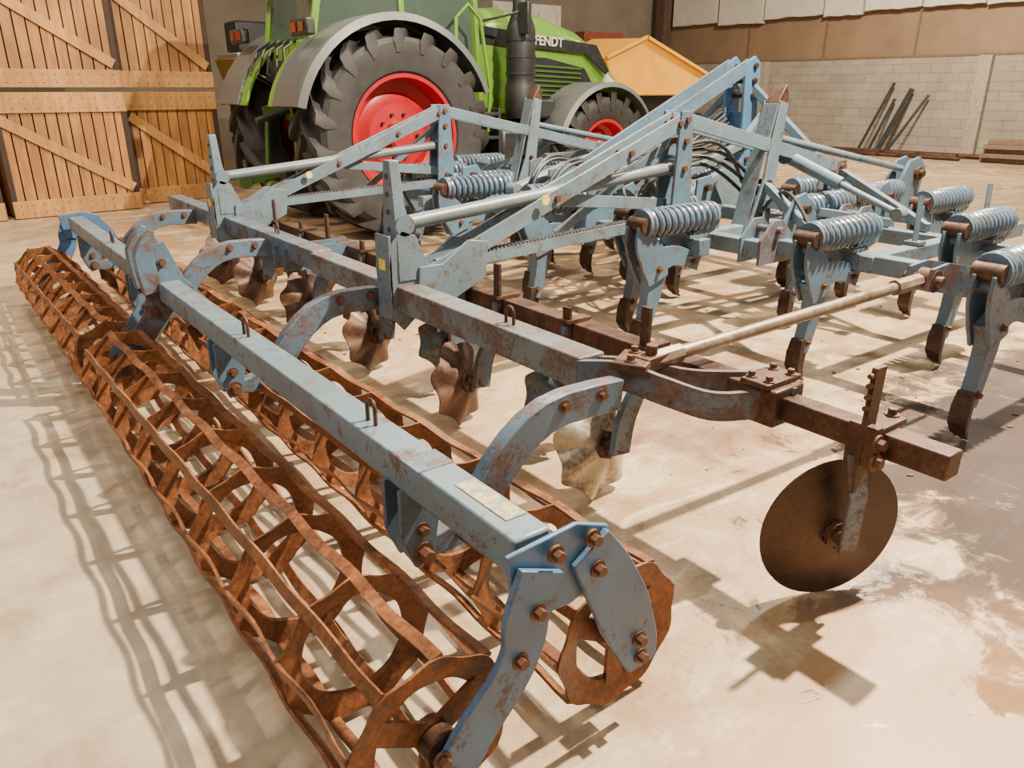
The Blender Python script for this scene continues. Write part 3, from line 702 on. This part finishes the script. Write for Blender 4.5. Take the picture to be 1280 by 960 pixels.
# ------------------------------------------------------------------ TRACTOR (heading +X)
TX,TY=4.42,9.1
TR=empty('tractor',(TX+1.5,TY,0),'large green farm tractor with red rims parked behind the cultivator','tractor')
def wheel(name,x,y,R,w,rim,near):
    s=-1 if near else 1
    c=Vector((x,y,R))
    g=G()
    pr=[(rim,-w*.40),(rim+.035,-w*.46),((rim+R)/2,-w*.52),(R-.14,-w*.51),(R-.09,-w*.44),(R-.075,-w*.2),(R-.07,0)]
    pr=pr+[(r,-yy) for r,yy in reversed(pr[:-1])]
    g.lathe(pr,64,c)
    nl=19 if R>.9 else 17
    for k in range(nl):
        for sd in(-1,1):
            a0=2*math.pi*(k+(.5 if sd>0 else 0))/nl; da=.30 if R>.9 else .34
            st=[(0,.0),(.16,.35),(.36,.75),(.49,1.0)]
            P=[]
            for fy,fa in st:
                a=a0+da*fa; yy=sd*fy*w; hw=(.040 if fy<.3 else .052)/R
                rt=R if fy<.45 else R-.015; rb=R-.10 if fy<.45 else R-.14
                P.append([c+Vector((rb*math.cos(a-hw*1.2),yy,rb*math.sin(a-hw*1.2))),c+Vector((rt*math.cos(a-hw),yy,rt*math.sin(a-hw))),c+Vector((rt*math.cos(a+hw),yy,rt*math.sin(a+hw))),c+Vector((rb*math.cos(a+hw*1.2),yy,rb*math.sin(a+hw*1.2)))])
            a=a0+da*1.14; yy=sd*.53*w; P.append([c+Vector((rr*math.cos(a+q),yy,rr*math.sin(a+q))) for rr,q in((R-.24,-.03),(R-.11,-.045),(R-.11,.045),(R-.24,.03))])
            g.rings(P)
    ty=g.done(name,TYRE,TR,label='black tractor tyre with deep lugs',keep=True)
    g=G()
    pr=[(rim+.012,-.44*w),(rim-.03,-.44*w),(rim-.045,-.36*w),(rim-.06,-.12*w),(rim*.72,-.06*w),(rim*.62,-.10*w),(rim*.55,-.16*w),(.17,-.18*w),(.16,-.30*w),(.13,-.34*w),(.001,-.34*w)]
    if not near: pr=[(r,-yy) for r,yy in pr]
    g.lathe(pr,48,c); g.done('rim',RED,ty,keep=True)
    g=G()
    for k in range(10):
        a=k*math.pi/5; p=c+Vector((.24*math.cos(a),s*.16*w,.24*math.sin(a))); g.cyl(p,p+Vector((0,s*.05,0)),.018,6)
    g.done('wheel_nut',DGREY,ty)
    g=G().lathe([(rim+.012,.44*w*-s),(rim-.06,.3*w*-s),(rim-.06,0),(rim-.06,.1*w*s)],48,c); g.done('rim_barrel',RED,ty,keep=True)
    return ty
RW,FW=1.10,.79
wheel('rear_wheel',TX,7.75+.36,RW,.72,.64,True); wheel('rear_wheel',TX,10.45-.36,RW,.72,.64,False)
wheel('front_wheel',TX+3.12,7.85+.30,FW,.56,.42,True); wheel('front_wheel',TX+3.12,10.35-.30,FW,.56,.42,False)
def fender(cx,cz,R,y0,y1,a0,a1,mat,th=.03,lip=0,name='fender'):
    g=G();P=[];n=22;sg=(1 if y0<y1 else -1)
    for k in range(n+1):
        a=math.radians(a0+(a1-a0)*k/n); e=Vector((math.cos(a),0,math.sin(a)))
        c=Vector((cx,0,cz))
        P.append([c+e*R+Vector((0,y0,0)),c+e*(R-lip)+Vector((0,y0-.03*sg,0)),c+e*(R-lip)+Vector((0,y0,0)),c+e*(R-th)+Vector((0,y0+.03*sg,0)),c+e*(R-th)+Vector((0,y1,0)),c+e*R+Vector((0,y1,0))])
    g.rings(P); return g.done(name,mat,TR,keep=True)
def T(x,y,z): return (TX+x,TY+y,z)
fender(TX,RW,1.25,7.84,8.55,22,165,GREY,.03,.08,'rear_fender')
fender(TX,RW,1.25,10.36,9.65,22,165,GREY,.03,.08,'rear_fender')
fender(TX,RW,1.22,8.3,8.75,30,165,GREEN,.03,0,'inner_fender'); fender(TX,RW,1.22,9.9,9.45,30,165,GREEN,.03,0,'inner_fender')
fender(TX+3.12,FW,.89,7.84,8.42,15,160,GREY,.025,.06,'front_fender'); fender(TX+3.12,FW,.89,10.36,9.8,15,160,GREY,.025,.06,'front_fender')
g=G().box(T(1.6,0,.95),(4.0,.6,.5)).box(T(3.12,0,.80),(.3,1.9,.22)).box(T(0,0,1.05),(.5,1.5,.4)).box(T(3.8,0,.95),(.5,.7,.5)); g.done('chassis',DGREY,TR,bev=.03,keep=True)
secs=[(1.45,.54,1.25,2.52),(2.0,.52,1.22,2.58),(2.7,.50,1.2,2.52),(3.3,.48,1.15,2.37),(3.75,.44,1.08,2.14),(4.1,.38,1.02,1.82),(4.24,.30,1.0,1.46)]
P=[]
for x,hw,zb,zt in secs:
    h=zt-zb
    P.append([T(x,yy*hw,zb+zz*h) for yy,zz in((-.95,0),(-1,.35),(-.98,.68),(-.86,.86),(-.6,.96),(-.2,1.0),(.2,1.0),(.6,.96),(.86,.86),(.98,.68),(1,.35),(.95,0))])
g=G().rings(P); hood=g.done('hood',GREEN,TR,bev=.01,keep=True)
for s in(-1,1):
    g=G().poly([(TX+2.05,1.40),(TX+3.35,1.30),(TX+3.50,1.60),(TX+3.3,1.86),(TX+2.6,1.98),(TX+2.05,1.98)],TY+s*.475,TY+s*.525); gp=g.done('side_grille',DGREY,hood)
    g=G()
    for k in range(8):
        z=1.46+k*.06; g.beam((TX+2.15,TY+s*.535,z+.01),(TX+3.22,TY+s*.535,z-.03),.02,.022)
    g.done('grille_slats',DGREEN,gp,keep=True)
    G().poly([(TX+2.15,1.24),(TX+3.0,1.20),(TX+2.95,1.36),(TX+2.15,1.38)],TY+s*.48,TY+s*.515).done('side_vent',DGREY,hood)
    g=G().poly([(TX+1.5,2.12),(TX+3.3,2.05),(TX+3.70,1.79),(TX+3.76,1.83),(TX+3.5,2.16),(TX+1.5,2.33)],TY+s*.500,TY+s*.535); g.done('hood_stripe',DGREY,hood)
    g=G().poly([(TX+3.72,1.58),(TX+4.1,1.44),(TX+4.12,1.58),(TX+3.78,1.80)],TY+s*.36,TY+s*.47); g.done('headlight',WHITE,hood)
G().box(T(4.24,0,1.25),(.06,.5,.4)).done('front_grille',DGREY,hood,bev=.01)
def text(body,size,loc,rot,mat,parent,name):
    cu=bpy.data.curves.new(name,'FONT'); cu.body=body; cu.size=size; cu.extrude=.004; cu.align_x='CENTER'; cu.align_y='CENTER'; cu.offset=.005
    t=bpy.data.objects.new('tmp',cu); COL.objects.link(t)
    bpy.context.view_layer.update()
    me=bpy.data.meshes.new_from_object(t.evaluated_get(bpy.context.evaluated_depsgraph_get()))
    bpy.data.objects.remove(t)
    o=bpy.data.objects.new(name,me); COL.objects.link(o); me.materials.clear(); me.materials.append(mat)
    o.parent=parent; o.location=Vector(loc)-WLOC[parent.name]; o.rotation_euler=rot; return o
text('FENDT',.16,T(2.64,-.545,2.175),(math.radians(88),math.radians(2.5),0),LETTER,hood,'lettering')
g=G()
for s in(-1,1):
    g.beam(T(1.45,s*.62,1.35),T(1.30,s*.70,2.95),.09,.09).beam(T(.30,s*.80,1.5),T(.30,s*.74,2.95),.07,.08).beam(T(-.75,s*.62,1.9),T(-.55,s*.68,2.95),.08,.08)
    g.beam(T(1.45,s*.62,1.38),T(.30,s*.80,1.5),.08,.14).beam(T(.3,s*.8,1.55),T(-.75,s*.62,1.95),.08,.10)
g.box(T(.4,0,1.35),(2.0,1.3,.25)); g.done('cab_frame',GREEN,TR,bev=.015,keep=True)
g=G().poly([(TX-.8,2.92),(TX+1.55,2.92),(TX+1.6,3.0),(TX+1.4,3.12),(TX-.6,3.12),(TX-.85,3.0)],TY-.85,TY+.85); g.done('cab_roof',GREEN,TR,bev=.03)
g=G()
for s in(-1,1): g.hexa([T(1.40,s*.62,1.5),T(.33,s*.80,1.6),T(.33,s*.74,2.9),T(1.28,s*.70,2.9)]+[T(1.40,s*.63,1.5),T(.33,s*.81,1.6),T(.33,s*.75,2.9),T(1.28,s*.71,2.9)]); g.hexa([T(.27,s*.80,1.65),T(-.7,s*.62,2.0),T(-.55,s*.68,2.9),T(.27,s*.74,2.9)]+[T(.27,s*.81,1.65),T(-.7,s*.63,2.0),T(-.55,s*.69,2.9),T(.27,s*.75,2.9)])
g.box(T(-.66,0,2.42),(.01,1.2,1.0)); g.box(T(1.36,0,2.3),(.01,1.2,1.4)); g.done('cab_window',GLASS,TR)
g=G().box(T(.2,0,1.75),(.5,.5,.14)).box(T(-.03,0,2.1),(.14,.5,.65)).box(T(.2,-.28,1.9),(.4,.1,.2)).box(T(.8,0,1.6),(.3,1.0,.5)); g.done('seat',DGREY,TR,bev=.03,keep=True)
g=G().cyl(T(1.05,0,1.5),T(.85,0,2.1),.05).tube([T(.85+.1*math.sin(a),.2*math.cos(a),2.1+.12*math.sin(a)) for a in [i*math.pi/10 for i in range(21)]],.018,8); g.done('steering_wheel',DGREY,TR,keep=True)
g=G().tube([T(1.35,-.95,1.1),T(1.35,-1.0,1.6),T(1.22,-1.0,2.35),T(1.05,-1.0,2.5),T(.9,-.98,2.35),T(.9,-.95,1.7)],.022,10); g.done('handrail',GREEN,TR)
g=G()
for k in range(4): g.box(T(1.13,-1.02,.5+k*.27),(.5,.28,.04))
g.box(T(.88,-1.02,.9),(.03,.28,.95)).box(T(1.38,-1.02,.9),(.03,.28,.95)); g.done('step',DGREY,TR,bev=.008,keep=True)
G().box(T(2.0,-.72,.85),(.95,.5,.6)).done('fuel_tank',DGREY,TR,bev=.08)
G().box(T(1.95,.72,.85),(.95,.5,.6)).done('battery_box',DGREY,TR,bev=.08)
EX=1.88
g=G().lathe([(.001,1.25),(.17,1.25),(.20,1.35),(.195,1.62),(.17,1.70),(.18,1.74),(.18,2.24),(.17,2.30),(.11,2.46),(.10,2.52),(.10,3.2),(.085,3.2),(.085,3.1),(.001,3.1)],28,T(EX,-.92,0),ax='z'); ex=g.done('exhaust',BLACKR,TR,label='thick black exhaust column',keep=True)
for z in(1.76,1.95,2.14): G().lathe([(.175,z),(.19,z),(.19,z+.03),(.175,z+.03)],28,T(EX,-.92,0),ax='z').done('exhaust_clamp',DGREY,ex,keep=True)
G().box(T(2.2,-.78,1.35),(.5,.3,.25)).done('air_box',DGREY,TR,bev=.04)
for s in(-1,1):
    g=G().box(T(-.95,s*.95,2.18),(.10,.42,.16)); lb=g.done('rear_light',DGREY,TR,bev=.02)
    G().box(T(-1.005,s*.85,2.18),(.015,.14,.09)).done('red_lens',REDG,lb); G().box(T(-1.005,s*1.04,2.18),(.015,.12,.09)).done('amber_lens',LENS,lb)
    G().box(T(-.80,s*.55,2.62),(.08,.16,.12)).done('work_light',DGREY,TR,bev=.01)
    g=G().beam(T(-.2,s*.42,.75),T(-1.25,s*.48,.55),.06,.11).cyl(T(-1.25,s*.48-.05,.55),T(-1.25,s*.48+.05,.55),.09,16).beam(T(-.25,s*.35,1.45),T(-.95,s*.44,1.35),.07,.10).cyl(T(-.9,s*.44,1.35),T(-.95,s*.47,.65),.03,10); g.done('lift_arm',DGREEN,TR,bev=.008,keep=True)
g=G().box(T(-.45,0,1.1),(.35,.8,.9)).box(T(-.62,0,1.5),(.15,.6,.3)).cyl(T(-.5,0,1.45),T(-1.2,0,1.25),.04,12).box(T(-.75,0,.6),(.4,.16,.2)); g.done('rear_hitch',DGREY,TR,bev=.02,keep=True)
g=G()
for k in range(6): g.cyl(T(-.68,-.25+.1*k,1.55+.04*(k%2)),T(-.80,-.25+.1*k,1.55+.04*(k%2)),.03,12)
g.done('hydraulic_coupler',GREEN,TR)
G().box(T(-.72,0,1.95),(.10,1.2,.30)).done('rear_panel',GREEN,TR,bev=.03)
G().box(T(-.80,.1,1.78),(.16,.9,.22)).done('valve_block',DGREY,TR,bev=.02)
for k in range(5):
    y0=-.4+.2*k
    G().tube([T(-.75,y0,1.6),T(-.93-.03*k,y0+.05,1.75),T(-.92,y0+.08,2.0),T(-.75,y0+.1,2.1)],.016,8).done('rear_hose',BLACKR,TR)
g=G()
for s in(-1,1): g.beam(T(1.4,s*.75,2.35),T(1.75,s*1.05,2.45),.03,.03).box(T(1.78,s*1.12,2.38),(.06,.2,.35))
g.done('mirror',DGREY,TR,bev=.01)
# ------------------------------------------------------------------ orange hopper
HW=empty('tipping_trailer',(11.3,11.2,0),'orange tipping trailer body behind the tractor','trailer')
def hp_(y,dz,k): return [(x,y,z+dz) for x,z in((9.95+k,2.08),(10.89,2.44),(12.70-k,1.80),(12.45-k,1.60),(11.9-k,1.48),(10.6+k,1.48),(10.15+k,1.66))]
G().rings([hp_(10.5,0,0),hp_(11.9,.05,.0)]).done('trailer_body',ORANGE,HW,label='yellow-orange hopper',bev=.02,keep=True)
g=G().beam((9.92,10.47,2.10),(10.9,10.47,2.46),.06,.05).beam((10.88,10.47,2.46),(12.72,10.47,1.82),.06,.05)
g.done('trailer_rim',ORANGE,HW,keep=True)
G().box((11.3,11.2,1.05),(3.0,1.0,.2)).box((11.3,11.2,1.3),(1.4,.9,.4)).box((11.5,11.2,.5),(.15,1.5,.15)).box((11.5,11.2,.78),(.2,.6,.5)).beam((9.9,11.2,1.0),(8.9,11.2,.6),.1,.1).done('trailer_chassis',DGREY,HW,keep=True)
for yy in(10.45,11.95):
    w_=G().lathe([(.22,-.14),(.45,-.15),(.5,-.1),(.5,.1),(.45,.15),(.22,.14)],32,(11.5,yy,.5)).done('trailer_wheel',TYRE,HW,keep=True)
    G().lathe([(.22,-.12),(.1,-.06),(.001,-.06)],24,(11.5,yy,.5)).done('rim',RED,w_,keep=True)
YM=empty('seed_drill',(6.0,15.0,0),'yellow farm implement standing behind the tractor and crates','farm implement')
G().poly([(4.9,1.75),(6.4,1.75),(6.5,2.1),(4.8,2.1)],14.2,15.4).done('seed_hopper',YELLOWM,YM,bev=.03)
G().box((5.7,14.8,2.14),(1.7,1.1,.08)).done('hopper_lid',WHITE,YM,bev=.02)
G().box((5.4,14.8,2.45),(.9,.6,.5)).done('control_box',DGREY,YM,bev=.04)
g=G().box((5.7,14.8,1.2),(1.6,.12,.12)).box((5.7,15.2,.7),(1.6,.12,.12))
for x in(5.0,6.3): g.beam((x,14.3,0.02),(x,14.5,1.78),.1,.1).beam((x,15.3,0.02),(x,15.2,1.78),.1,.1)
g.done('support_frame',DGREY,YM,keep=True)
g=G()
for k in range(5): g.tube([(5.0+k*.3,14.6,1.75),(5.0+k*.3,14.5,1.2),(5.0+k*.3,14.35,.6)],.03,8)
g.done('seed_tube',BLACKR,YM)
for i,(x,y,z,sx,sz,m) in enumerate(((14.5,19,1.9,2.4,3.8,WPANEL),(17.6,19.2,1.6,1.6,3.2,plain('red_cabinet',(.22,.05,.03),.6)))):
    g=G().box((x,y,z),(sx,1.0,sz)).box((x,y-.52,z),(sx*.92,.04,sz*.94)); 
    for k in range(4): g.box((x-sx*.42+k*sx*.28,y-.56,z),(.03,.03,sz*.9))
    o=g.done('storage_cabinet',m,bev=.02); tag(o,'white storage cabinet against the back wall' if i==0 else 'reddish storage cabinet against the back wall','cabinet')
g=G()
for k in range(170):
    x=random.gauss(3.4,1.2);y=random.uniform(1.0,6);r=random.choice((.003,.004,.005,.007,.011))
    M=Matrix.Translation((x,y,r*.4))@Matrix.Rotation(random.random()*6,4,'Z')@Matrix.Diagonal((1.6,1,.5,1))
    bmesh.ops.create_icosphere(g.bm,subdivisions=1,radius=r,matrix=M)
o=g.done('soil_crumbs',plain('soil',(.13,.07,.035),.9),smooth=False); tag(o,'dry brown soil crumbs scattered on the concrete under the tines','soil',kind='stuff')
# ------------------------------------------------------------------ lights
def area(name,loc,size,e,col,target):
    l=bpy.data.lights.new(name,'AREA'); l.shape='RECTANGLE'; l.size=size[0]; l.size_y=size[1]; l.energy=e; l.color=col
    o=bpy.data.objects.new(name,l); COL.objects.link(o); o.location=loc
    o.rotation_euler=(Vector(target)-Vector(loc)).to_track_quat('-Z','Y').to_euler()
WARM=(1,.84,.63)
area('hall_and_fill_lamp',(5.4,1.2,6.0),(.14,.14),3100,WARM,(1.5,2.5,0))
area('hall_and_fill_lamp',(5.0,8.0,7),(.4,.4),560,WARM,(2,5,0))
area('hall_and_fill_lamp',(15,8,6.5),(1.2,1.2),1900,WARM,(18,10,0))
area('hall_and_fill_lamp',(-3,1.5,5.5),(2.5,2.5),320,(1,.91,.78),(2.5,6,0.5))  # added soft fill left of the camera, not a fixture of the hall
area('hall_and_fill_lamp',(3,-3,5.5),(2.5,2.5),180,(1,.91,.78),(4,5,0.5))  # weaker fill added on the camera's right, no real lamp there
area('hall_and_fill_lamp',(0,8.5,6),(1.5,1.5),480,WARM,(1.5,12,1))
area('hall_and_fill_lamp',(9,4,6.5),(.8,.8),700,WARM,(7,4,0))
w=bpy.data.worlds.new('world'); S.world=w; w.use_nodes=True
w.node_tree.nodes['Background'].inputs[0].default_value=(1,.89,.75,1); w.node_tree.nodes['Background'].inputs[1].default_value=.27
# ------------------------------------------------------------------ camera
cam=bpy.data.cameras.new('camera'); co=bpy.data.objects.new('camera',cam); COL.objects.link(co)
cam.sensor_width=36; cam.lens=27; cam.clip_end=100
co.location=(0,0,1.59)
yaw=math.radians(37); pit=math.radians(21)
d=Vector((math.sin(yaw)*math.cos(pit),math.cos(yaw)*math.cos(pit),-math.sin(pit)))
co.rotation_euler=d.to_track_quat('-Z','Y').to_euler()
S.camera=co
